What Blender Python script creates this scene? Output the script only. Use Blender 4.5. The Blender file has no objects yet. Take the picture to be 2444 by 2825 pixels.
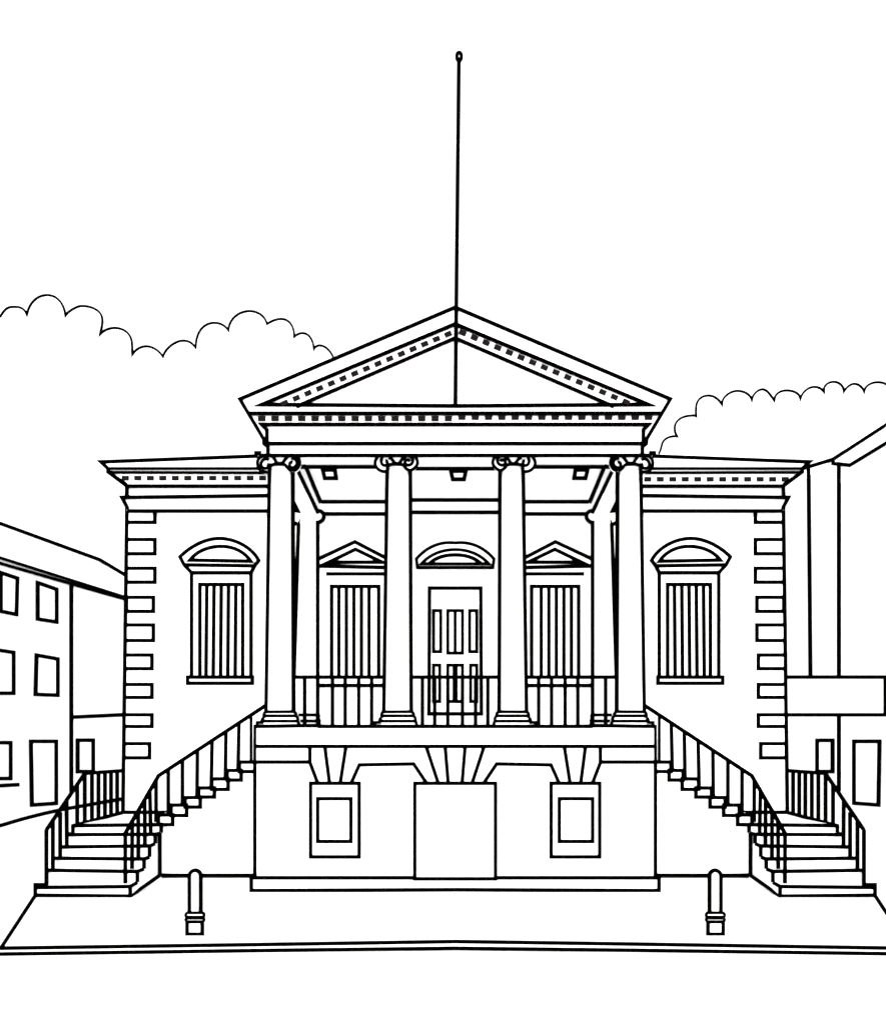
# White neoclassical civic building drawn in black outline: every body is white limewash,
# every edge carries a raised black line (real bars and bands on the surfaces).
import bpy, math, random
from mathutils import Vector, Matrix

sc = bpy.context.scene
COL = sc.collection
R = math.radians

# ------------------------------------------------------------------ the view
SW, SH = 2444.0, 2825.0
KX = (885.0 / SW) / (1024.0 / SH)
F = 3900.0                     # focal length in picture units
AX, HY = 1255.5, 1985.0        # the building's axis and the horizon
CAMD, EYE = 30.0, 3.615        # camera is 30 m in front of the portico, 3.6 m up
FW = 9.2                       # outline width on fine carving
LW = 11.1                       # outline width


def at(x, y, d):
    return Vector(((x - AX) * KX * d / F, d - CAMD, EYE - (y - HY) * d / F))


class Front:                    # vertical plane facing the street, Y = const
    def __init__(s, Y): s.Y = Y; s.n = Vector((0, -1, 0))
    def p(s, x, y, off=0.0, i=0): return at(x, y, s.Y - off + CAMD)


class Side:                     # vertical plane running away from the street, X = const
    def __init__(s, X): s.X = X; s.n = Vector((-1 if X > 0 else 1, 0, 0))
    def p(s, x, y, off=0.0, i=0):
        X = s.X + s.n.x * off
        return at(x, y, X * F / ((x - AX) * KX))


class Level:                    # horizontal plane, Z = const
    def __init__(s, Z): s.Z = Z; s.n = Vector((0, 0, 1 if Z < EYE else -1))
    def p(s, x, y, off=0.0, i=0):
        Z = s.Z + s.n.z * off
        return at(x, y, (EYE - Z) * F / (y - HY))


class Deep:                     # a line in space: a distance for each of its points
    def __init__(s, *ds): s.ds = ds; s.n = Vector((0, -1, 0))
    def p(s, x, y, off=0.0, i=0): return at(x, y, s.ds[min(i, len(s.ds) - 1)] - off)


def sd(x, X): return abs(X * F / ((x - AX) * KX))


def panel(ox, oy, s=2.56):
    return lambda *pts: [(ox + x / s, oy + y / s) for x, y in pts]


A = panel(0, 750); B = panel(600, 750); C = panel(1200, 750); D = panel(1744, 1000)
E = panel(0, 1400); Fp = panel(0, 1950); G = panel(600, 1400); H = panel(600, 1950)
I = panel(1744, 1700); J = panel(1744, 2125)
S4 = panel(80, 2060, 4.48)


def mir(pts, s):
    return [(2 * AX - x, y) for x, y in pts] if s else list(pts)


def bez(start, *segs, n=10):
    out = [start]; p0 = start
    for c1, c2, p3 in segs:
        for k in range(1, n + 1):
            t = k / n; u = 1 - t
            out.append(tuple(u**3 * a + 3*u*u*t * b + 3*u*t*t * c + t**3 * e
                             for a, b, c, e in zip(p0, c1, c2, p3)))
        p0 = p3
    return out


def spline(pts, n=7):          # smooth curve through the points
    out = []
    for i in range(len(pts) - 1):
        p0 = pts[max(i - 1, 0)]; p1 = pts[i]; p2 = pts[i + 1]; p3 = pts[min(i + 2, len(pts) - 1)]
        for k in range(n):
            t = k / n
            out.append(tuple(0.5 * (2*b + (c - a)*t + (2*a - 5*b + 4*c - e)*t*t + (3*b - a - 3*c + e)*t**3)
                             for a, b, c, e in zip(p0, p1, p2, p3)))
    out.append(pts[-1])
    return out


# ------------------------------------------------------------------ materials
def material(name, lo, hi, scale):
    m = bpy.data.materials.new(name); m.use_nodes = True
    nt = m.node_tree; b = nt.nodes['Principled BSDF']
    b.inputs['Roughness'].default_value = 1.0
    b.inputs['Specular IOR Level'].default_value = 0.0
    tc = nt.nodes.new('ShaderNodeTexCoord'); nz = nt.nodes.new('ShaderNodeTexNoise')
    nz.inputs['Scale'].default_value = scale
    rp = nt.nodes.new('ShaderNodeValToRGB')
    rp.color_ramp.elements[0].color = (*lo, 1); rp.color_ramp.elements[1].color = (*hi, 1)
    nt.links.new(tc.outputs['Object'], nz.inputs['Vector'])
    nt.links.new(nz.outputs['Fac'], rp.inputs['Fac'])
    nt.links.new(rp.outputs['Color'], b.inputs['Base Color'])
    return m


WHITE = material('white_limewash', (.83, .83, .83), (.87, .87, .87), 3)
PAVE = material('white_paving', (.83, .83, .83), (.86, .86, .86), 1.2)
BLACK = material('black_outline_paint', (0, 0, 0), (0.0004, 0.0004, 0.0004), 8)
DARK = material('charcoal_dentil', (.0048, .0038, .0041), (.0052, .0042, .0044), 8)


# ------------------------------------------------------------------ mesh builder
class MB:
    def __init__(s): s.v = []; s.f = []; s.m = []

    def face(s, idx, m): s.f.append(idx); s.m.append(m)

    def solid(s, front, back, m=0):            # two matching outlines joined into a body
        o = len(s.v); n = len(front)
        s.v += front + back
        s.face(list(range(o, o + n)), m)
        s.face(list(range(o + 2*n - 1, o + n - 1, -1)), m)
        for k in range(n):
            j = (k + 1) % n
            s.face([o + k, o + n + k, o + n + j, o + j], m)
        return s

    def slab(s, pl, pts, depth, m=0, off=0.0):
        fr = [pl.p(x, y, off, i) for i, (x, y) in enumerate(pts)]
        return s.solid(fr, [p - pl.n * depth for p in fr], m)

    def rect(s, pl, x0, y0, x1, y1, depth, m=0, off=0.0):
        return s.slab(pl, [(x0, y0), (x1, y0), (x1, y1), (x0, y1)], depth, m, off)

    def box(s, a, b, m=0):
        fr = [Vector((a[0], a[1], a[2])), Vector((b[0], a[1], a[2])), Vector((b[0], a[1], b[2])), Vector((a[0], a[1], b[2]))]
        return s.solid(fr, [p + Vector((0, b[1] - a[1], 0)) for p in fr], m)

    def ink(s, pl, pts, w=None, t=0.025, closed=False, back=None, limit=6.0, m=1):
        w = (w or LW) / 2
        th = (t + back) if back is not None else (0.014 if isinstance(pl, Side) else 0.032)
        q = [pts[0]]
        idx = [0]
        for i, p in enumerate(pts[1:], 1):
            if math.hypot(p[0] - q[-1][0], p[1] - q[-1][1]) > 0.05: q.append(p); idx.append(i)
        if closed and math.hypot(q[0][0] - q[-1][0], q[0][1] - q[-1][1]) < 0.05: q.pop(); idx.pop()
        n = len(q)

        def nrm(a, b):
            dx, dy = b[0] - a[0], b[1] - a[1]; L = math.hypot(dx, dy)
            return (-dy / L, dx / L)
        Lp, Rp = [], []
        for i in range(n):
            pr = q[i - 1] if (closed or i > 0) else None
            nx = q[(i + 1) % n] if (closed or i < n - 1) else None
            if pr is None: mx, my = nrm(q[i], nx); k = 1
            elif nx is None: mx, my = nrm(pr, q[i]); k = 1
            else:
                a = nrm(pr, q[i]); b = nrm(q[i], nx)
                mx, my = a[0] + b[0], a[1] + b[1]; L = math.hypot(mx, my)
                if L < 1e-4: mx, my = a; k = 1
                else:
                    mx /= L; my /= L
                    k = min(1 / max(mx * a[0] + my * a[1], 1e-3), limit)
            Lp.append((q[i][0] + mx * w * k, q[i][1] + my * w * k))
            Rp.append((q[i][0] - mx * w * k, q[i][1] - my * w * k))
        o = len(s.v)
        for i in range(n):
            l = pl.p(*Lp[i], t, idx[i]); r = pl.p(*Rp[i], t, idx[i])
            e = pl.n * th
            s.v += [l, r, l - e, r - e]
        for i in range(n if closed else n - 1):
            a = o + 4*i; b = o + 4*((i + 1) % n)
            s.face([a, a+1, b+1, b], m); s.face([a+2, b+2, b+3, a+3], m)
            s.face([a, b, b+2, a+2], m); s.face([a+1, a+3, b+3, b+1], m)
        if not closed:
            for a in (o, o + 4*(n - 1)): s.face([a, a+1, a+3, a+2], m)
        return s

    def quad(s, pl, x0, y0, x1, y1, **k):
        return s.ink(pl, [(x0, y0), (x1, y0), (x1, y1), (x0, y1)], closed=True, **k)

    def lathe(s, rings, m=0, seg=40):           # rings: (centre, radius), upwards
        o = len(s.v)
        for c, r in rings:
            for k in range(seg):
                a = 2 * math.pi * k / seg
                s.v.append(c + Vector((r * math.cos(a), r * math.sin(a), 0)))
        for i in range(len(rings) - 1):
            for k in range(seg):
                j = (k + 1) % seg
                s.face([o + i*seg + k, o + i*seg + j, o + (i+1)*seg + j, o + (i+1)*seg + k], m)
        s.face(list(range(o, o + seg)), m)
        s.face(list(range(o + (len(rings) - 1)*seg, o + len(rings)*seg)), m)
        return s

    def build(s, name, parent=None, mats=None, root=None):
        me = bpy.data.meshes.new(name)
        me.from_pydata([tuple(v) for v in s.v], [], s.f)
        for m in (mats or (WHITE, BLACK, DARK)): me.materials.append(m)
        me.polygons.foreach_set('material_index', s.m)
        me.update()
        o = bpy.data.objects.new(name, me); COL.objects.link(o)
        if parent is not None:
            o.parent = parent
            if parent.type == 'EMPTY' and parent.parent is None:
                o.matrix_parent_inverse = Matrix.Translation(-parent.location)
        return o


def tag(o, label=None, cat=None, group=None, kind=None):
    if label: o['label'] = label
    if cat: o['category'] = cat
    if group: o['group'] = group
    if kind: o['kind'] = kind
    return o


def thing(name, loc, label, cat, group=None):
    o = bpy.data.objects.new(name, None); COL.objects.link(o)
    o.location = loc; o.empty_display_size = .3
    return tag(o, label, cat, group)


def holder(name, parent):       # a part that is only the sum of its sub-parts
    o = bpy.data.objects.new(name, None); COL.objects.link(o)
    o.parent = parent; o.empty_display_size = .2
    if parent.parent is None: o.matrix_parent_inverse = Matrix.Translation(-parent.location)
    return o


SIDES = ('left', 'right')

# =================================================================== GROUND
kerb_top = [(-900, 2628.6), (0, 2616.2), (700, 2606.4), (AX, 2597.8), (1744, 2604.7), (2444, 2615.6), (3344, 2629.6)]
kerb_foot = [(-900, 2645), (0, 2632.4), (700, 2622.8), (AX, 2616.4), (1744, 2621.9), (2444, 2631.4), (3344, 2643)]
GP = Level(0.0)
gm = MB()
gm.box((-900, -120, -1.0), (900, 1500, -0.14))
tag(gm.build('road', mats=(PAVE, BLACK)), kind='structure', label='plain white road along the front of the pavement')
pm = MB()
edge = [GP.p(x, y) for x, y in kerb_top]
top = [Vector((-140, edge[0].y, 0))] + edge + [Vector((140, edge[-1].y, 0)), Vector((140, 400, 0)), Vector((-140, 400, 0))]
pm.solid(top, [p - Vector((0, 0, .3)) for p in top])
tip = Fp((250, 1330), (6, 1703))
pm.ink(GP, tip, t=.004, back=.003)
pm.ink(GP, mir(tip, 1), t=.004, back=.003)
tag(pm.build('pavement', mats=(PAVE, BLACK)), kind='structure', label='wide white pavement in front of the building')
km = MB()
dk = [GP.p(x, y).y + CAMD - .02 for x, y in kerb_top]
for k in range(len(kerb_top) - 1):
    a, b = dk[k] + .015, dk[k + 1] + .015
    km.slab(Deep(a, b, b, a), [kerb_top[k], kerb_top[k + 1], kerb_foot[k + 1], kerb_foot[k]], .003)
km.ink(Deep(*dk), kerb_top, t=.01, back=.012)
km.ink(Deep(*dk), kerb_foot, t=.01, back=.012)
tag(km.build('kerb'), kind='structure', label='low white kerb between pavement and road')

# =================================================================== THE BUILDING
hall = thing('civic_building', (0, 5.2, 0),
             'white neoclassical civic building with a four column portico and pediment', 'building')
YW = 5.2                        # wall of the wings and back wall of the porch
W = Front(YW)

# --- main wall, with quoins as sub-parts
wl = [(349.6, 1392), (349.6, 1400), (338.7, 2241), (337, 2440)]
wall = MB()
wall.slab(W, wl + mir(wl, 1)[::-1], 12)
for s in (0, 1):
    wall.ink(W, mir([(349.6, 1398.4), (349.6, 1402), (338.7, 2241)], s), t=.03)
    wall.ink(W, mir([(338.7, 2241), (468.8, 2241)], s), t=.02)
main_wall = wall.build('main_wall', hall)
qd = [(895.5, 1093, 24, 104), (893.5, 1093, 226, 326), (891, 1093, 429, 527), (893.5, 1082, 634, 733),
      (883.5, 1082, 829.5, 939), (881, 1072, 1042, 1138), (878.5, 1072, 1250, 1341), (875.5, 1072, 1464, 1546.5),
      (875.5, 1055, 1668, 1768)]
for s in (0, 1):
    for x0, x1, y0, y1 in qd:
        r = mir(E((x0, y0), (x1, y0), (x1, y1), (x0, y1)), s)
        q = MB(); q.slab(W, r, .05, off=.022); q.ink(W, r, t=.035, closed=True)
        q.build('quoin', main_wall)

# --- cornices and roofs of the wings
for s in (0, 1):
    def m(*p): return mir(p, s)
    rf = MB()
    pr = m((277.7, 1274), (700, 1258.2), (770, 1256), (770, 1292.4), (297.7, 1292.4))
    rf.slab(Front(4.9), pr, 10)
    rf.ink(Front(4.9), m((349, 1337), (297.7, 1302), (297.7, 1292.4), (277.7, 1274), (700, 1258.2), (706, 1258), (706, 1249), (715.3, 1249), (715.3, 1256.5)), limit=3.2)
    rf.build('roof', hall)
    cn = MB()
    cn.slab(Front(4.95), m((297.7, 1292), (770, 1292), (770, 1304), (297.7, 1302)), 10)
    cn.slab(Front(4.97), m((297.7, 1302), (770, 1304), (770, 1341), (349.6, 1340.6)), 10)
    cn.slab(Front(5.0), m((349.6, 1340.6), (770, 1340.6), (770, 1370), (348.8, 1371)), 10)
    cn.slab(Front(4.98), m((335.5, 1371.9), (770, 1366.3), (770, 1409.4), (349.6, 1409.4), (349.6, 1398.4)), 10)
    cn.ink(Front(4.9), m((297.7, 1291.9), (770, 1291.9)), w=8.2)
    cn.ink(Front(4.9), m((299, 1302.6), (770, 1304)), w=8.2)
    cn.ink(Front(4.9), m((297.7, 1302), (349.6, 1340.8), (770, 1340.8)), limit=3)
    cn.ink(Front(4.9), m((349.6, 1340.8), (348.8, 1371)))
    cn.ink(Front(4.9), m((349.8, 1404), (349.8, 1398.4), (335.5, 1371.9), (770, 1366.3)))
    cn.ink(Front(4.9), m((349.8, 1409.4), (770, 1409.4)))
    cor = cn.build('cornice', hall)
    for k in range(12):
        dn = MB()
        if s == 0: x = 335.2 + 34.46 * k; y0, y1 = 1312.1, 1324.6
        else: x = 1777.6 + 34.46 * k; y0, y1 = 1315.2, 1327.7
        dn.rect(Front(4.97), x, y0, x + 19.5, y1, .08, 2, off=.06)
        dn.build('dentil', cor)

# --- windows of the wings
for s in (0, 1):
    def m(p): return mir(p, s)
    win = holder('window', hall)
    hd = MB()
    arc = E(*bez((1270, 348), ((1334, 283), (1442, 218), (1547, 218)), ((1670, 218), (1785, 290), (1826, 373)), n=14))
    body = arc + E((1798, 409), (1772, 460), (1352, 460), (1300, 405))
    hd.slab(W, m(body), .1, off=.08)
    hd.ink(W, m(body), t=.1, closed=True)
    hd.ink(W, m(E((1300, 405), (1798, 412))), t=.1)
    lun = E(*bez((1341, 371), ((1390, 305), (1475, 274), (1563, 274)), ((1650, 274), (1730, 315), (1771, 379)), n=14))
    hd.ink(W, m(lun), t=.1, closed=True)
    hd.build('hood', win)
    fr = MB()
    fr.slab(W, m(E((1352, 460), (1772, 460), (1772, 1198), (1352, 1198))), .05, off=.03)
    fr.ink(W, m(E((1352, 455), (1352, 1198))), t=.05); fr.ink(W, m(E((1772, 455), (1772, 1198))), t=.05)
    fr.build('frame', win)
    gr = MB()
    gr.ink(W, m(E((1411, 1198), (1411, 543), (1713, 543), (1713, 1198))), t=.06)
    for a, b in ((1460, 1454), (1511, 1505), (1562, 1557), (1613, 1608), (1665, 1660)):
        gr.ink(W, m(E((a, 543), (b, 1198))), t=.058)
    gr.build('grille', win)
    sl = MB()
    r = m(E((1324, 1198), (1781, 1198), (1781, 1241), (1324, 1241)))
    sl.slab(W, r, .16, off=.14); sl.ink(W, r, t=.155, closed=True)
    sl.build('sill', win)

# --- porch back wall: cornice, pilasters, side beams, ceiling
bc = MB()
bc.slab(W, B((690, 1540), (1190, 1540), (1190, 1709), (690, 1709)), .3, off=.28)
bc.slab(W, B((1190, 1540), (2166, 1540), (2166, 1698), (1190, 1698)), .3, off=.28)
bc.slab(W, mir(B((690, 1540), (1190, 1540), (1190, 1709), (690, 1709)), 1), .3, off=.28)
for s in (0, 1):
    bc.ink(W, mir(B((735, 1623), (1230, 1623)), s), t=.3)
    bc.ink(W, mir(B((752, 1709), (1230, 1709)), s), t=.3)
for y in (1611, 1698): bc.ink(W, B((1330, y), (2026, y)), t=.3)
bc.build('back_wall_cornice', hall)
for s in (0, 1):
    def m(p): return mir(p, s)
    pi = MB()
    P = Front(4.8)
    cap = B((708, 1697), (713, 1687), (730, 1691), (746, 1706), (752, 1724), (744, 1748), (726, 1764), (707, 1771))
    pi.slab(P, m([(812, 1412)] + cap[:1] + cap[1:] + [(876.2, 1975), (879, 1984), (882, 2003), (812, 2003)]), .26)
    pi.ink(P, m(spline(B((700, 1680), (713, 1687), (730, 1691), (746, 1706), (751, 1724), (744, 1748), (726, 1764), (711, 1770))) + [(876.2, 1441.4), (876.2, 1700), (876.2, 2002)]), limit=2)
    pi.ink(P, m(G((572, 112), (540, 1190))))
    pi.ink(P, m([(806, 1377), (821.2, 1409.2), (808, 1407.4)]))
    pi.ink(P, m(G((525, 98), (540, 108), (552, 114), (564, 112))))
    pi.slab(P, m(G((560, 117), (583, 75), (581, 125))), .04, 1, off=.03)
    pi.ink(P, m(G((560, 1465), (708, 1465))), w=FW); pi.ink(P, m(G((565, 1508), (712, 1508))), w=FW)
    pi.ink(P, m(G((540, 1542), (720, 1541))))
    pi.ink(P, m(spline(G((708, 1460), (712, 1475), (708, 1488), (716, 1505), (714, 1520), (720, 1540)))))
    pi.build('pilaster', hall)
    sb = MB()
    bm = m([(817, 1289), (842, 1285), (884, 1385), (876.5, 1413)])
    sb.slab(Deep(31.45, 31.45, 35.0, 35.0), bm, .1)
    sb.ink(Deep(31.0, 34.7), m([(813, 1281), (877, 1414)]), t=.06, back=.1)
    sb.ink(Deep(31.0, 34.7), m([(840.5, 1281), (884.4, 1385)]), t=.06, back=.1)
    sb.build('side_beam', hall)
ZC = 9.24
ce = MB()
a = at(735, 1256, 31.3); b = at(2 * AX - 735, 1256, 31.3)
ce.box((a.x, 1.36, ZC), (b.x, 5.19, ZC + .3))
ceil = ce.build('ceiling', hall)
for qd_ in (B((743, 1400), (828, 1400), (837, 1459), (757, 1459)), B((1648, 1408), (1754, 1408), (1741, 1467), (1661, 1467)),
            mir(B((743, 1400), (828, 1400), (837, 1459), (757, 1459)), 1)):
    cp = MB(); pl = Level(ZC)
    cp.slab(pl, qd_, .03, off=.02); cp.ink(pl, qd_, t=.03, closed=True, limit=3)
    cp.build('ceiling_panel', ceil)

# --- porch windows
for s in (0, 1):
    def m(p): return mir(p, s)
    win = holder('window', hall)
    hd = MB()
    hd.slab(W, m(G((715, 362), (970, 242), (1220, 372), (1220, 424), (715, 412))), .06, off=.04)
    hd.ink(W, m(G((710, 364), (970, 242), (1225, 375))), t=.06)
    hd.ink(W, m(G((787, 386), (974, 295), (1162, 386))), t=.06, closed=True)
    hd.ink(W, m(G((714, 412), (1225, 424))), t=.06)
    hd.build('pediment_hood', win)
    hl = MB(); hl.slab(W, m(G((766, 455), (1225, 455), (1225, 482), (766, 482))), .03, 1, off=.025)
    hl.build('lintel', win)
    gr = MB()
    gr.slab(W, m(G((806, 557), (1138, 557), (1138, 1198), (806, 1198))), .02, off=.01)
    gr.ink(W, m(G((806, 1203), (806, 557), (1138, 557), (1138, 1203))), t=.03)
    for x in (857, 910, 963, 1016, 1070): gr.ink(W, m(G((x, 557), (x, 1203))), t=.028)
    gr.build('grille', win)
    sl = MB()
    r = m(G((712, 1198), (1215, 1198), (1215, 1257), (712, 1257)))
    sl.slab(W, r, .12, off=.1); sl.ink(W, m(G((716, 1257), (1210, 1257))), t=.12)
    sl.build('sill', win)

# --- main door
def both(pts):                  # a left half outline closed by its mirror image
    return pts + mir(pts, 1)[::-1]
door = holder('door', hall)
hd = MB()
arc = G(*bez((1404, 363), ((1470, 285), (1565, 236), (1678, 250)), n=14))
hd.slab(W, both(G((1412, 422)) + arc), .1, off=.08)
hd.ink(W, both(G((1412, 424)) + arc), t=.1, closed=True, limit=2, w=9.6)
hd.ink(W, both(G(*bez((1440, 397.5), ((1500, 330), (1585, 297), (1678, 297)), n=14))), t=.1, closed=True, w=9.6)
hd.ink(W, both(G(*bez((1496, 396), ((1540, 355), (1600, 334.5), (1678, 334.5)), n=14))), t=.1)
hd.build('hood', door)
fr = MB()
dl = G((1493, 1457), (1497, 569))
fr.slab(W, both(dl), .04, off=.02); fr.ink(W, both(dl), t=.04, closed=True)
fr.build('door_leaf', door)
for s in (0, 1):
    for x0, y0, x1, y1 in ((1526, 728, 1576, 1018), (1626, 728, 1678, 1028), (1526, 1113, 1569, 1370), (1626, 1113, 1678, 1370)):
        dp = MB(); r = mir(G((x0, y0), (x1, y0), (x1, y1), (x0, y1)), s)
        dp.slab(W, r, .02, off=.028); dp.ink(W, r, t=.05, closed=True, w=9.9)
        if x0 == 1626 and y0 > 1000:
            dp.slab(W, mir(G((1658, 1113), (1677.5, 1113), (1677.5, 1370), (1658, 1370)), s), .04, 1, off=.055)
        dp.build('door_panel', door)

# --- podium
po = MB()
pod = [(702.7, 2059), (702.7, 2422)]
P0 = Front(0.0)
po.slab(P0, both(pod), 5.3)
for s in (0, 1):
    po.ink(P0, mir([(702.7, 2040), (702.7, 2100)], s), w=9); po.ink(P0, mir([(702.7, 2098), (702.7, 2425)], s))
    po.ink(P0, mir(H((263, 390), (652, 390), (652, 285)), s))
    po.ink(P0, mir(H((650, 388), (708, 540)), s), limit=1.5)
    po.ink(P0, mir(H((758, 285), (791, 540)), s)); po.ink(P0, mir(H((906, 285), (866, 540)), s))
    po.ink(P0, mir(H((943, 540), (1001, 410), (1385, 403), (1477, 540)), s))
    po.ink(P0, mir(H((1475, 285), (1559, 540)), s)); po.ink(P0, mir(H((1608, 285), (1629, 540)), s))
po.build('podium', hall)
pl_ = MB()
Pp = Front(-.4)
pl_.slab(Pp, both([(693, 2419), (693, 2464), (AX - .5, 2464)]), 1)
for s in (0, 1):
    pl_.ink(Pp, mir(H((1395, 1208), (263, 1208), (238, 1203)), s), limit=1.2)
    pl_.ink(Pp, mir(H((238, 1195), (238, 1298), (1678, 1292)), s))
for s in (0, 1): pl_.ink(Pp, mir([(702.7, 2404), (702.7, 2424)], s))
pl_.build('plinth', hall)
pf = MB()
Pf = Front(-.06)
pf.slab(Pf, both([(702.7, 2003.5), (702.7, 2059)]), 5.2)
pf.ink(Pf, both(G((255, 1546), (410, 1544.5), (565, 1541.5), (707, 1541.5), (715, 1546), (1678, 1546))), limit=1.2)
pf.ink(Pf, both(H((258, 279))), limit=1.2)
for s in (0, 1): pf.ink(Pf, mir([(702.9, 2000), (702.9, 2062)], s), w=8.8)
pf.build('platform', hall)
for s in (0, 1):
    bw = holder('basement_window', hall)
    f = MB(); r = mir(H((657, 540), (1000, 540), (1000, 1060), (657, 1060)), s)
    f.slab(P0, r, .05, off=.02); f.ink(P0, r, t=.035, closed=True); f.build('frame', bw)
    f = MB(); r = mir(H((707, 649), (942, 649), (942, 951), (707, 951)), s)
    f.slab(P0, r, .03, off=.03); f.ink(P0, r, t=.045, closed=True); f.build('pane', bw)
bd = MB()
r = both(H((1393, 540), (1393, 1215)))
bd.slab(Front(-.4), r, .3, off=.02); bd.ink(Front(-.4), r, t=.035, closed=True)
bd.build('basement_door', hall)

# --- columns
c2 = panel(1020, 1230, 11.947); c1 = panel(690, 1220, 9.862); cb = panel(1020, 1940, 11.947)
YC = .55


def column(kind, s):
    def m(p): return mir(p, s)
    dx = -324.8 if kind == 1 else 0
    def sh(p): return [(x + dx, y) for x, y in p]
    col = holder('column', hall)
    PC = Front(YC)
    # shaft
    sf = MB(); rings = []
    for k in range(13):
        t = k / 12
        xl = 1058.4 + 9.6 * t + dx; xr = 1134.5 - 2.5 * t + dx; y = 1960 + (1292 - 1960) * t
        (xc, _), = m([((xl + xr) / 2, y)])
        rings.append((PC.p(xc, y), (xr - xl) / 2 * (YC + CAMD) / F))
    sf.lathe(rings)
    sf.ink(PC, m(sh([(1058.3, 1962), (1067.8, 1290)])), t=.2, back=-.1)
    sf.ink(PC, m(sh([(1134.5, 1962), (1131.8, 1297)])), t=.2, back=-.1)
    sf.build('shaft', col)
    # capital
    cp = MB(); K = Front(.16)
    if kind == 2:
        lo = spline(c2((290, 300), (215, 420), (175, 560), (215, 690), (300, 780), (400, 830), (470, 842), (566, 836)))
        ro = spline(c2((1110, 622), (1150, 690), (1220, 760), (1333, 800), (1450, 745), (1540, 645), (1573, 540), (1545, 425), (1470, 300)))
        lip = spline(c2((570, 900), (571, 760), (600, 660), (680, 607), (850, 593), (1000, 600), (1110, 622)))
        body = lo + lip[1:-1] + ro
        cp.slab(K, m(body), .3)
        cp.ink(K, m(lo), limit=1.5, w=FW); cp.ink(K, m(c2((570, 1000)) + lip + ro[1:]), limit=1.5, w=FW)
        cp.ink(K, m(spline(c2((430, 300), (388, 430), (375, 520), (400, 592), (455, 635), (520, 640), (570, 605), (575, 545), (550, 498), (508, 492)))), limit=1.5, w=FW)
        cp.ink(K, m(spline(c2((612, 395), (680, 400), (750, 470), (810, 545), (870, 576), (940, 576), (1000, 530), (1060, 450), (1130, 395), (1200, 385)))), limit=1.5, w=FW)
        cp.ink(K, m(spline(c2((1290, 320), (1395, 390), (1418, 480), (1390, 575), (1300, 632), (1220, 620), (1170, 585), (1160, 530), (1185, 478), (1240, 463), (1290, 475), (1325, 515)))), limit=1.5, w=FW)
    else:
        lo = spline(c1((360, 352), (245, 420), (195, 550), (225, 690), (310, 780), (420, 808), (530, 800)))
        lip = spline(c1((522, 900), (521, 740), (545, 650), (620, 602), (720, 588), (850, 594), (960, 620), (1010, 690), (1070, 742), (1150, 772)))
        ro = spline(c1((1150, 760), (1250, 740), (1320, 650), (1350, 550), (1330, 450), (1270, 352)))
        cp.slab(K, m(lo + lip[1:] + ro[1:]), .3)
        cp.ink(K, m(lo), limit=1.5, w=FW); cp.ink(K, m(c1((520, 1000)) + lip), limit=1.5, w=FW); cp.ink(K, m(ro), limit=1.5, w=FW)
        cp.ink(K, m(spline(c1((507, 480), (460, 452), (415, 447), (340, 490), (293, 580), (310, 655), (360, 698), (420, 704), (480, 685), (530, 640)))), limit=1.5, w=FW)
        cp.ink(K, m(c1((452, 590), (500, 608), (570, 610))), limit=1.5, w=FW)
        cp.ink(K, m(spline(c1((540, 356), (600, 380), (650, 440), (695, 515), (740, 560), (820, 570), (890, 550), (950, 470), (1010, 392), (1090, 356)))), limit=1.5, w=FW)
        cp.ink(K, m(spline(c1((1112, 432), (1180, 440), (1245, 485), (1272, 560), (1240, 640), (1160, 690), (1095, 670), (1073, 605), (1090, 557), (1130, 541), (1162, 545)))), limit=1.5, w=FW)
        cp.ink(K, m(spline(c1((1180, 352), (1260, 420), (1310, 500), (1320, 600), (1270, 690), (1190, 730), (1110, 725)))), limit=1.5, w=FW)
        cp.ink(K, m(spline(c1((1010, 690), (1060, 720), (1160, 735), (1230, 720)))), limit=1.5, w=FW)
    cp.build('capital', col)
    # base
    bs = MB()
    cx = m(sh([(1096.5, 0)]))[0][0]
    def rg(y, r): return (PC.p(cx, y), r * (YC + CAMD) / F)
    bs.lathe([rg(2002, 49), rg(1996, 50), rg(1990, 46), rg(1986, 47), rg(1980, 44), rg(1975, 41), rg(1968, 41), rg(1963, 37), rg(1958, 37)])
    Q = Front(YC - .36)
    prof = sh(cb((455, 283), (385, 340), (378, 470), (325, 520), (320, 632), (167, 632), (167, 762), (1530, 762), (1532, 660), (1500, 588), (1495, 480), (1440, 417), (1445, 340), (1367, 280)))
    bs.slab(Q, m(prof), .5)
    bs.ink(Q, m(sh(cb((450, 283), (1370, 278)))), w=FW)
    bs.ink(Q, m(sh(cb((395, 417), (1440, 417)))), w=FW); bs.ink(Q, m(sh(cb((330, 588), (1500, 588)))), w=FW)
    bs.ink(Q, m(sh(spline(cb((470, 285), (420, 300), (388, 370), (388, 495))))), limit=1.5, w=FW)
    bs.ink(Q, m(sh(spline(cb((400, 485), (350, 505), (325, 560), (325, 632))))), limit=1.5, w=FW)
    bs.ink(Q, m(sh(cb((378, 632), (167, 632), (167, 770)))), w=FW)
    bs.ink(Q, m(sh(spline(cb((1350, 278), (1410, 300), (1447, 360), (1435, 430))))), limit=1.5, w=FW)
    bs.ink(Q, m(sh(spline(cb((1425, 417), (1470, 440), (1506, 520), (1492, 595))))), limit=1.5, w=FW)
    bs.ink(Q, m(sh(spline(cb((1480, 588), (1515, 610), (1537, 680), (1528, 735))))), limit=1.5, w=FW)
    bs.build('column_base', col)


for s in (0, 1):
    column(1, s); column(2, s)

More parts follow.
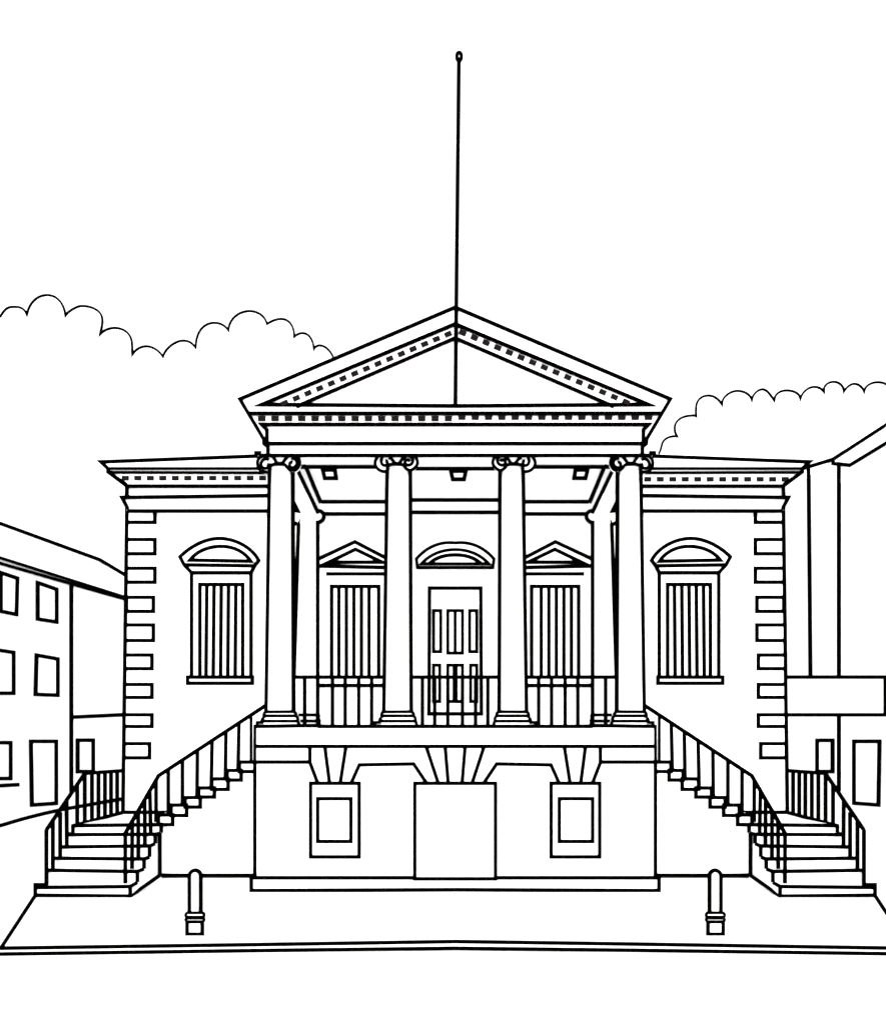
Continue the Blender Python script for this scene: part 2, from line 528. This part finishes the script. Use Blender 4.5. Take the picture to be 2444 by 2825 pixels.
# --- entablature
en = MB()
T0 = Front(-.1)
eo = [(738.7, 1258), (738.7, 1232.4), (728.1, 1223.8), (727, 1211), (661.3, 1100.4)]
en.slab(Front(0.0), both([(735.9, 1256), (735.9, 1223)]), 1.36)
en.slab(Front(-.03), both([(735.9, 1223), (735.9, 1184.8), (721.5, 1170.5)]), 6)
sl = [(727, 1211), (686, 1140)]
en.slab(Front(-.02), both(eo[:2] + [(738.7, 1225)]), 1.3)
en.slab(Front(-.015), both(eo[1:4] + [(686, 1140)]), 6)
for s in (0, 1):
    def m(p): return mir(p, s)
    en.ink(T0, m([(738.7, 1256), (738.7, 1232.4), (728.1, 1223.8), (727, 1211), (661.3, 1100.4)]), limit=3)
    en.ink(T0, m([(735.9, 1225), (735.9, 1184.8), (721.5, 1170.5), (AX + 2, 1170.5)]), limit=4)
    en.ink(T0, m([(730, 1223), (AX + 2, 1223)])); en.ink(T0, m([(688, 1139.8), (AX + 2, 1139.8)]))
    en.ink(T0, m([(713, 1256), (AX + 2, 1256)]))
    # inner lower edge of the beam above the columns
    en.ink(Front(1.0), m(B((500, 1377), (1150, 1377))))
en.ink(Front(1.0), B((1300, 1389), (2056, 1389)))
ent = en.build('entablature', hall)
for k in range(15):
    for x, y in ((710.9 + 36.83 * k, 1147.3), (1263.7 + 36.83 * k, 1143.8)):
        dn = MB(); dn.rect(T0, x, y, x + 20.7, y + 12.5, .12, 2, off=.005); dn.build('dentil', ent)

# --- pediment
pd = MB()
pd.slab(Front(-.06), both([(686, 1141), (661.3, 1100.4), (AX - .1, 846.8)]), 6)
ped = pd.build('pediment', hall)
rk = MB()
rk.slab(Front(-.08), both([(722.3, 1115.2), (661.3, 1100.4), (AX - .1, 846.8)])[:3] + both([(722.3, 1115.2), (661.3, 1100.4), (AX - .1, 846.8)])[4:] + [(AX, 893)], .1)
for s in (0, 1):
    def m(p): return mir(p, s)
    rk.ink(T0, m([(686, 1142), (661.3, 1100.4), (AX + 1, 846.6)]))
    rk.ink(T0, m([(722.3, 1115.2), (AX + 1, 892.8)]), limit=6)
    rk.ink(T0, m([(816.5, 1121.4), (AX + 1, 931.6)]))
rk.ink(T0, both([(AX - .2, 892.8), (722.3, 1115.2), (AX - .2, 1119.1)])[:3] + [(AX, 1119.1)], limit=6)
rk.ink(T0, mir([(AX, 892.8), (722.3, 1115.2), (AX, 1119.1)], 1), limit=6)
rk.ink(T0, [(1257.8, 880), (1256.2, 1120)])
rk.build('raking_cornice', ped)
for k in range(15):
    for base, (x, y), st, ang in ((B, (473 + 82.5*k, 923.5 - 34.78*k), 0, -22.9), (C, (195 + 82.5*k, 427.5 + 34.9*k), 1, 22.9)):
        (cx, cy), = base((x, y))
        ca, sa = math.cos(R(ang)), math.sin(R(ang))
        dn = MB(); dn.slab(T0, [(cx + u*ca - v*sa, cy + u*sa + v*ca) for u, v in ((-10.2, -6.5), (10.2, -6.5), (10.2, 6.5), (-10.2, 6.5))], .06, 2, off=.03)
        dn.build('dentil', ped)

# =================================================================== FLAGPOLE
fp = thing('flagpole', at(1257, 846, 29.8), 'tall thin black flagpole with an oval finial on the pediment peak', 'flagpole')
mb = MB(); mb.ink(Front(-.2), [(1265.9, 168), (1258.6, 845), (1256.2, 1119)], t=.03, back=.03, limit=1.2, w=12.3)
mb.build('pole', fp)
mb = MB()
el = [(1266.5 + 6.4 * math.sin(2*math.pi*k/40), 153.8 - 10.0 * math.cos(2*math.pi*k/40)) for k in range(40)]
mb.slab(Front(-.2), [(1266.5 + (x - 1266.5)*.9, 153.8 + (y - 153.8)*.9) for x, y in el], .04)
mb.ink(Front(-.2), el, t=.03, back=.05, closed=True, limit=1.5, w=10.2)
mb.build('finial', fp)

# =================================================================== STAIRCASES
XI = 6.6
YF = 2.2                        # front face of the upper flight


def staircase(s):
    def m(*p): return mir(p, s)
    side = SIDES[s]
    root = thing('staircase', (at(*m((260, 2470))[0], 29.1).x, 1, 0),
                 f'white outside stone staircase turning down to the pavement on the {side} of the portico', 'staircase',
                 'twin outside staircases')
    # lower flight: one solid step behind the other
    nos = [((248, 1277), (918, 1270), 358.6), ((325, 1155), (967, 1164), 378.5), ((371, 1070), (1018, 1075), 396.9),
           ((423, 990), (1057, 983), 412.1), ((470, 903), (1097, 901), 427.7), ((513, 840), (1137, 832), 444.1)]
    foot = [Fp((918, 1337))[0]] + [Fp(p)[0] for p in ((969, 1240), (1016, 1145), (1055, 1061), (1095, 966), (1137, 890))]
    for k, (a, b, xr) in enumerate(nos):
        d = sd(xr, XI)
        st = MB()
        (ax, ay), (bx, by) = Fp(a, b)
        ztop = at(bx, by, d).z
        pl = Front(d - CAMD)
        bot = 2474 if k == 0 else HY + EYE * F / d
        d2 = sd(nos[k + 1][2], XI) + .02 if k < 5 else d + .03
        st.slab(pl, m((ax, ay), (bx, by), (foot[k][0] if k else bx, bot), (ax, bot)), d2 - d)
        st.ink(pl, m((ax, ay), (bx, by)), t=.02)
        if k == 0:
            st.ink(pl, m(*Fp((238, 1330), (913, 1337))), t=.02)
            st.ink(pl, m(*Fp((918, 1272), (918, 1346))), t=.02)
            st.ink(pl, m(*Fp((325, 1257), (248, 1257), (248, 1334))), t=.02)
            st.ink(pl, m(*S4((211, 1500), (211, 1725))), t=.02)
        else:
            # riser edge and the end of the tread in front of it
            st.ink(pl, m(foot[k], (foot[k][0], by)), t=.03)
        if k < 5:
            nd = sd(nos[k + 1][2], XI)
            st.ink(Deep(d - .02, nd - .04), m((bx, by), foot[k + 1]), t=.0, limit=1.5, back=.03)
        lv = {1: ((291, 1360), (291, 1525)), 2: ((382, 1225), (382, 1370)), 3: ((463, 1080), (465, 1225)), 5: ((541, 968), (541, 1085))}
        if k in lv: st.ink(pl, m(*S4(*lv[k])), t=.02)
        if k == 4: st.ink(pl, m(*S4((463, 1080), (545, 1078))), t=.02)
        st.build('step', root)
    # landing
    ld = MB()
    d6 = sd(444.1, XI)
    fr = [at(*p, d) for p, d in zip(m((200.5, 2278), (338.7, 2246), (446, 2246), (443.5, 2277)), (d6 + .05, 35.15, 35.15, d6 + .05))]
    zl = fr[0].z
    fr = [Vector((p.x, p.y, zl)) for p in fr]
    ld.solid(fr, [Vector((p.x, p.y, 0)) for p in fr])
    ld.ink(Deep(d6 + .05, 35.1), m(*Fp((505, 842), (866, 747))), t=.0, back=.03)
    (a0, b0) = m((440.6, 2302), (440.6, 2415))
    ld.build('landing', root)
    # upper flight with its side wall
    PF = Front(YF)
    sw = MB()
    prof = [(440.6, 2277)] + Fp((1117, 832), (1117, 763), (1208, 763), (1208, 694), (1307, 694), (1307, 641), (1403, 641), (1403, 573), (1494, 573), (1494, 509), (1604, 509), (1604, 449), (1690, 449), (1690, 390), (1860, 390), (1860, 1190))
    sw.slab(PF, m(*(prof + [(440.6, 2415)])), 2.95)
    sw.ink(PF, m((436, 2415), (704, 2415)), t=.02)
    sw.ink(Deep(28.65, 31.35), m(*Fp((913, 1341), (1130, 1190))), t=0, back=.02)
    sw.ink(Front(1.35), m((440.6, 2297), (440.6, 2419)), t=.0, back=.03)
    sw.build('side_wall', root)
    for L_, R_, t_, b_ in ((1690, 1810, 390, 457), (1604, 1702, 449, 517), (1494, 1610, 509, 583), (1403, 1513, 573, 637),
                           (1307, 1413, 641, 708), (1208, 1317, 694, 767), (1117, 1218, 763, 832)):
        st = MB(); r = m(*Fp((L_, t_), (R_, t_), (R_, b_), (L_, b_)))
        st.slab(PF, r, .1, off=.03); st.ink(PF, r, t=.05, closed=True)
        st.build('tread', root)
    return root


def railing(s):
    def m(*p): return mir(p, s)
    side = SIDES[s]
    # outer railing: up the lower flight and round the landing to the wall
    root = thing('stair_railing', at(*m((127, 2440))[0], 29.2),
                 f'black iron railing up the outer edge of the {side} staircase to the wall', 'railing', 'stair railings')
    rb = MB()
    pts = S4((211, 1030), (686, 330), (1165, 296))
    dd = [sd(127, 8.45), sd(233, 8.45), 35.0]
    rb.ink(Deep(*dd), m(*pts), t=.02, back=.03, limit=1.5)
    rb.build('handrail', root)
    for x0, y0, x1, y1 in ((211, 1025, 211, 1720), (291, 905, 291, 1520), (382, 810, 382, 1370), (461, 660, 464, 1220), (593, 478, 593, 945),
                           (686, 335, 686, 925), (775, 330, 775, 905), (856, 320, 856, 880), (936, 315, 936, 860), (1011, 310, 1011, 840), (1087, 305, 1087, 820)):
        mb = MB(); p = S4((x0, y0), (x1, y1))
        x = p[0][0]
        d = sd(x, 8.45) if x < 234 else sd(233, 8.45) + (35.0 - sd(233, 8.45)) * (x - 233) / (340 - 233)
        mb.ink(Front(d - CAMD), m(*p), t=.01, back=.035); mb.build('baluster', root)
    # inner railing: from the pavement, round the landing and up to the portico
    root = thing('stair_railing', at(*m((345, 2440))[0], 29.4),
                 f'black iron railing bending from the foot of the {side} staircase up to the portico', 'railing', 'stair railings')
    rb = MB()
    pts = Fp((883, 893), (1118, 487)) + [(738, 1942.5)]
    rb.ink(Deep(29.3, 32.0, 32.0), m(*pts), t=.02, back=.03, limit=1.5, w=12)
    rb.build('handrail', root)
    for x0, y0, x1, y1 in ((883, 890, 883, 1251), (933, 805, 930, 1158), (975, 740, 975, 1064), (1021, 650, 1021, 970), (1057, 590, 1063, 888), (1101, 510, 1101, 815),
                           (1187, 450, 1187, 750), (1287, 380, 1287, 690), (1393, 310, 1390, 640), (1497, 240, 1490, 575), (1595, 175, 1590, 508), (1687, 112, 1680, 448), (1772, 60, 1772, 385)):
        mb = MB(); p = Fp((x0, y0), (x1, y1))
        x = p[0][0]
        d = 29.3 + (32.0 - 29.3) * min(1, max(0, (x - 345) / (437 - 345)))
        mb.ink(Front(d - CAMD), m(*p), t=.01, back=.035, w=9 if x0 == 1772 else None); mb.build('baluster', root)


for s in (0, 1):
    staircase(s)
for s in (0, 1):
    railing(s)

# =================================================================== BALCONY RAILINGS
PR = Front(.5)


def balcony(label, x0, x1, xs):
    root = thing('balcony_railing', at((x0 + x1) / 2, 2003, 30.5), label, 'railing', 'balcony railings between the columns')
    mb = MB(); mb.ink(PR, [(x0, 1868), (x1, 1868)], t=.02, back=.03); mb.build('handrail', root)
    for x in xs:
        mb = MB(); mb.ink(PR, [(x, 1868), (x, 2003)], t=.015, back=.03); mb.build('baluster', root)


lx = [840.2, 916.9, 952, 989.4, 1025]
balcony('black iron railing of the balcony bay between the two left-hand columns', 806, 1064, lx)
balcony('black iron railing of the balcony bay in front of the main door', 1130, 1381, [1165.2, 1199.2, 1235.3, 1275.7, 1311.8, 1345.8])
balcony('black iron railing of the balcony bay between the two right-hand columns', 2 * AX - 1064, 2 * AX - 806, [2 * AX - x for x in lx])

# =================================================================== BOLLARDS
bp = panel(480, 2370, 9.008)
db = EYE * F / (2578 - HY)
PB = Front(db - CAMD)
bo = thing('bollard', at(537.5, 2578, db), 'white round-topped bollard with a ringed collar in front of the left staircase', 'bollard', 'bollards on the pavement')
cx = 537.5


def bring(y, r): return (PB.p(cx, y), r * db / F)


mb = MB()
mb.lathe([bring(2515, 15.6), bring(2416.6, 15.6)] + [bring(2416.6 - 15.6 * math.sin(R(a)), max(15.6 * math.cos(R(a)), .1)) for a in range(10, 91, 10)])
dome = [(537.7 + 15.6 * math.cos(R(a)), 2416.6 - 15.6 * math.sin(R(a))) for a in range(180, -1, -10)]
mb.ink(PB, [(522.1, 2516)] + dome + [(553.4, 2516)], t=.1, back=-.05, limit=1.3)
mb.build('post', bo)
mb = MB()
mb.lathe([bring(2541, 21), bring(2537, 26), bring(2530, 24), bring(2523, 26), bring(2517, 22)])
Q = PB
r1 = bp((325, 1338), (710, 1338), (735, 1355), (747, 1390), (740, 1425), (715, 1440), (318, 1440), (294, 1425), (287, 1390), (300, 1355))
r2 = bp((325, 1470), (710, 1470), (735, 1480), (747, 1510), (735, 1540), (715, 1556), (318, 1556), (300, 1540), (287, 1510), (300, 1480))
for r in (r1, r2): mb.slab(Q, r, .12, off=.15); mb.ink(Q, r, t=.165, closed=True, limit=1.5, w=8.2)
mb.build('collar', bo)
mb = MB()
r = bp((323, 1556), (699, 1556), (699, 1870), (323, 1870))
mb.slab(Q, r, .24, off=.12); mb.ink(Q, r, t=.135, closed=True)
mb.build('base', bo)
other = bo.copy(); COL.objects.link(other)
other.location.x = -bo.location.x; other.scale.x = -1      # turned to mirror its twin
other['label'] = 'white round-topped bollard with a ringed collar in front of the right staircase'
for ch in list(bo.children):
    c = ch.copy(); COL.objects.link(c); c.parent = other; c.matrix_parent_inverse = ch.matrix_parent_inverse.copy()

# =================================================================== HOUSE ON THE LEFT
XH = -15.3
SL = Side(XH)
hl = thing('terraced_house', (XH - 4, 30, 0), 'white hip-roofed house of three storeys on the left of the civic building', 'house')
mb = MB()
ze = 9.1
mb.box((XH - 9, 6, -.2), (XH, 54, ze))
base = [(-120, 2314)] + Fp((0, 840), (200, 782), (420, 730), (640, 690), (900, 644))
mb.box((XH - 1, 6, -.3), (-14.56, 60, .03))
mb.ink(Side(-14.5), spline(base), t=.03, limit=1.3)
mb.ink(SL, E((506, 545)) + Fp((506, 600)), t=.03)
mb.build('wall', hl)
mb = MB()
xr_, zr, dr = -19.0, 12.0, 75.4
e0 = Vector((XH + .05, 6, ze)); e1 = Vector((XH + .05, 55, ze)); r0 = Vector((xr_, 6, 11.2)); r1v = Vector((xr_, dr - CAMD, 12.06))
b0 = Vector((XH - 9.2, 6, ze)); b1 = Vector((XH - 9.2, 55, ze))
o = len(mb.v); mb.v += [e0, e1, r0, r1v, b0, b1]
for f in ((0, 1, 3, 2), (1, 5, 3), (5, 4, 2, 3), (4, 0, 2), (0, 4, 5, 1)): mb.face(list(f), 0)
rd = E((-100, 75.6), (0, 112), (700, 367), (990, 541))
mb.ink(Deep(sd(rd[0][0], 18.9), sd(0, 18.9), sd(rd[2][0], 18.9), 78), rd, t=.1, back=.15, limit=1.5)
SE = Side(XH + .07)
mb.ink(SE, E((-100, 322.4), (0, 354), (930, 648)), t=.02, w=9.2); mb.ink(SE, E((-100, 365.3), (0, 394), (930, 661)), t=.02, w=9.2)
mb.build('roof', hl)
def house_window(parent, pl, pts, name='window'):
    mb = MB(); mb.slab(pl, pts, .05, off=.02); mb.ink(pl, pts, t=.035, closed=True, limit=3); mb.build(name, parent)
for w in ((8, 461), (125, 500), (118, 755), (8, 733)), ((269, 532), (402, 578), (402, 809), (269, 788)), \
        ((-60, 1000), (98, 1024), (98, 1312), (-60, 1312)), ((261, 1043), (410, 1070), (410, 1326), (254, 1320)):
    house_window(hl, SL, E(*w))
house_window(hl, SL, Fp((-60, 253), (77, 253), (77, 506), (-60, 506)))
house_window(hl, SL, Fp((551, 236), (660, 236), (660, 457), (551, 457)))
house_window(hl, SL, Fp((221, 244), (399, 244), (399, 681), (228, 693)), 'door')
mb = MB(); mb.ink(SL, E((506, 1481), (900, 1462.5)), t=.03, m=1); mb.build('string_course', hl)
mb = MB(); mb.ink(SL, Fp((-60, 560.5), (140, 549)), t=.03, m=1); mb.build('ledge', hl)

# =================================================================== HOUSE ON THE RIGHT
XR = 15.3
SR = Side(XR)
hr = thing('corner_house', (XR + 4, 30, 0), 'tall white house with jutting eaves on the right of the civic building', 'house')
mb = MB()
mb.box((XR, 6, -.2), (XR + 10, 56.4 - CAMD, 13.0))
mb.ink(SR, [(2313.1, 1282), (2313.1, 2183)], t=.03)
mb.build('wall', hr)
mb = MB()
mb.box((XR, 56.4 - CAMD + .01, -.2), (XR + 9, 70 - CAMD, 14.15))
mb.ink(SR, D((1243, 743), (1256.3, 2260)), t=.03)
mb.ink(SR, D((1190, 753), (1421, 683)), t=.03)
mb.build('rear_wing', hr)
mb = MB()
SEr = Side(14.9)
rp = D((1421, 686), (1421, 712), (1537, 725), (1792, 570), (1892, 509)) + D((1892, 375), (1792, 440))
rdep = [57.0, 57.0, sd(2344.4, 14.9), sd(2444, 14.9), sd(2483, 14.9), sd(2483, 18), sd(2444, 18)]
fr = [at(x, y, d) for (x, y), d in zip(rp, rdep)]
mb.solid(fr, [p + Vector((.3, .3, 0)) for p in fr])
mb.ink(Deep(*rdep[:5]), rp[:5], t=.35, back=-.3)
mb.ink(Deep(rdep[5], rdep[6], 57.0), [rp[5], rp[6], D((1419, 683))[0]], t=1.2, back=-1.15)
mb.build('roof', hr)
house_window(hr, SR, I((1304, 877), (1412, 877), (1412, 1097), (1304, 1097)))
house_window(hr, SR, I((1564, 884), (1743, 884), (1736, 1333), (1564, 1320)), 'door')

dS = 47.0
PS = Front(dS - CAMD)
sg = thing('sign_board', at(2320, 1920, dS), 'blank white rectangular board jutting from the right house above the street', 'sign')
mb = MB()
r = [(2100, 1868), (2442, 1868), (2442, 1971.9), (2100, 1971.9)]
mb.slab(PS, r, .15); mb.ink(PS, r, t=.02, closed=True)
mb.build('board', sg)
mb = MB()
for y in (1885, 1955):
    mb.rect(Front(dS - CAMD + .05), 2446.5, y - 3, 2527, y + 3, .05, 1)
mb.build('bracket', sg)

# =================================================================== CLOUDS
dC = 170.0
PCc = Front(dC - CAMD)
ca = A(*bez((-180, 420), ((-150, 330), (-60, 290), (0, 313)), ((40, 250), (55, 245), (105, 245)), ((150, 245), (178, 265), (188, 305)),
            ((200, 225), (255, 162), (332, 162)), ((405, 162), (452, 225), (460, 308)),
            ((475, 280), (530, 248), (560, 241)), ((600, 234), (665, 248), (697, 280)), ((735, 320), (722, 370), (702, 445)),
            ((725, 410), (775, 394), (810, 394)), ((850, 394), (895, 415), (912, 445)), ((935, 480), (931, 520), (932, 585)),
            ((955, 545), (995, 524), (1032, 524)), ((1075, 524), (1125, 555), (1149, 598)),
            ((1165, 540), (1235, 484), (1293, 484)), ((1330, 484), (1358, 500), (1381, 535)),
            ((1381, 420), (1440, 358), (1512, 358)), ((1550, 358), (1590, 375), (1612, 412)),
            ((1616, 330), (1686, 275), (1761, 275)), ((1821, 275), (1871, 310), (1885, 366)),
            ((1926, 340), (1956, 331), (1986, 331)), ((2041, 331), (2078, 380), (2077, 456)),
            ((2096, 440), (2116, 431), (2136, 431)), ((2186, 431), (2216, 490), (2215, 545)),
            ((2226, 525), (2241, 518), (2258, 518)), ((2296, 518), (2341, 560), (2356, 612)),
            ((2390, 640), (2400, 700), (2380, 760))))
cbz = D(*bez((187, 643), ((205, 620), (205, 590), (215, 565)), ((228, 535), (270, 515), (318, 521)),
             ((275, 450), (310, 373), (430, 373)), ((440, 373), (448, 375), (453, 378)),
             ((450, 340), (450, 300), (460, 280)), ((475, 245), (510, 232), (540, 232)), ((580, 232), (615, 260), (637, 300)),
             ((625, 250), (690, 199), (743, 199)), ((800, 199), (845, 235), (847, 270)),
             ((845, 230), (885, 188), (922, 188)), ((955, 188), (985, 240), (1005, 268)),
             ((1005, 225), (1040, 196), (1092, 196)), ((1145, 196), (1189, 220), (1189, 260)),
             ((1195, 215), (1240, 171), (1288, 171)), ((1320, 171), (1340, 185), (1357, 208)),
             ((1345, 165), (1385, 135), (1423, 135)), ((1465, 135), (1495, 165), (1497, 205)),
             ((1510, 175), (1545, 149), (1570, 149)), ((1600, 149), (1630, 175), (1640, 205)),
             ((1645, 165), (1685, 138), (1735, 138)), ((1765, 138), (1790, 145), (1810, 165)),
             ((1850, 160), (1900, 200), (1890, 250))))


def cloud(line, low, label):
    mb = MB()
    body = line + low
    fr = [PCc.p(x, y) for x, y in body]
    cxm = sum(p.x for p in fr) / len(fr); czm = sum(p.z for p in fr) / len(fr)
    mb.solid(fr, [Vector((cxm + (p.x - cxm) * .93, p.y + 9, czm + (p.z - czm) * .93)) for p in fr])
    mb.ink(PCc, line, w=6.6, t=.2, back=.05, limit=2.5)
    o = mb.build('cloud', mats=(WHITE, BLACK))
    tag(o, label, 'cloud', 'scalloped clouds')


cloud(ca, [(910, 1080), (800, 1120), (600, 1090), (430, 1130), (220, 1090), (60, 1110), (-70, 1000)],
      'scalloped white cloud rising on the left and running behind the pediment')
cloud(cbz, [(2500, 1150), (2400, 1230), (2200, 1260), (2000, 1275), (1830, 1275)],
      'scalloped white cloud rising behind the right wing roof')

# =================================================================== LIGHT
EXPO = 1.5
SUN_EL, SUN_STR, SKY_STR = 7.0, 2.2, 0.1
w = bpy.data.worlds.new('World'); sc.world = w; w.use_nodes = True
nt = w.node_tree; bg = nt.nodes['Background']
sky = nt.nodes.new('ShaderNodeTexSky'); sky.sky_type = 'NISHITA'; sky.sun_disc = False
sky.sun_elevation = R(SUN_EL); sky.sun_rotation = R(180)
sky.air_density = 1.0; sky.dust_density = 4.0; sky.ozone_density = 1.0
hs = nt.nodes.new('ShaderNodeHueSaturation'); hs.inputs['Saturation'].default_value = 0.0
mx = nt.nodes.new('ShaderNodeMix'); mx.data_type = 'RGBA'; mx.inputs[0].default_value = .8
mx.inputs[7].default_value = (10, 10, 10, 1)      # even white overcast veil
nt.links.new(sky.outputs[0], hs.inputs['Color'])
nt.links.new(hs.outputs[0], mx.inputs[6])
nt.links.new(mx.outputs[2], bg.inputs['Color'])
bg.inputs['Strength'].default_value = SKY_STR
sl_ = bpy.data.lights.new('sun', 'SUN'); sl_.energy = SUN_STR; sl_.angle = R(20); sl_.color = (1, .99, .97)
so = bpy.data.objects.new('sun', sl_); COL.objects.link(so)
so.rotation_euler = (R(90 - SUN_EL), 0, 0)
so.location = (0, -40, 30)

# =================================================================== CAMERA
cd = bpy.data.cameras.new('camera'); co = bpy.data.objects.new('camera', cd); COL.objects.link(co)
co.location = (0, -CAMD, EYE); co.rotation_euler = (R(90), 0, 0)
cd.sensor_fit = 'VERTICAL'; cd.sensor_height = 24; cd.lens = F / SH * 24
cd.shift_x = -(AX - SW / 2) * KX / SH
cd.shift_y = (HY - SH / 2) / SH
cd.clip_start = .1; cd.clip_end = 4000
sc.camera = co
sc.view_settings.view_transform = 'Standard'; sc.view_settings.look = 'None'
sc.view_settings.exposure = EXPO; sc.view_settings.gamma = 1
sc.view_settings.use_curve_mapping = False
sc.cycles.pixel_filter_type = "BLACKMAN_HARRIS"; sc.cycles.filter_width = 1.7
sc.cycles.max_bounces = 12; sc.cycles.diffuse_bounces = 10
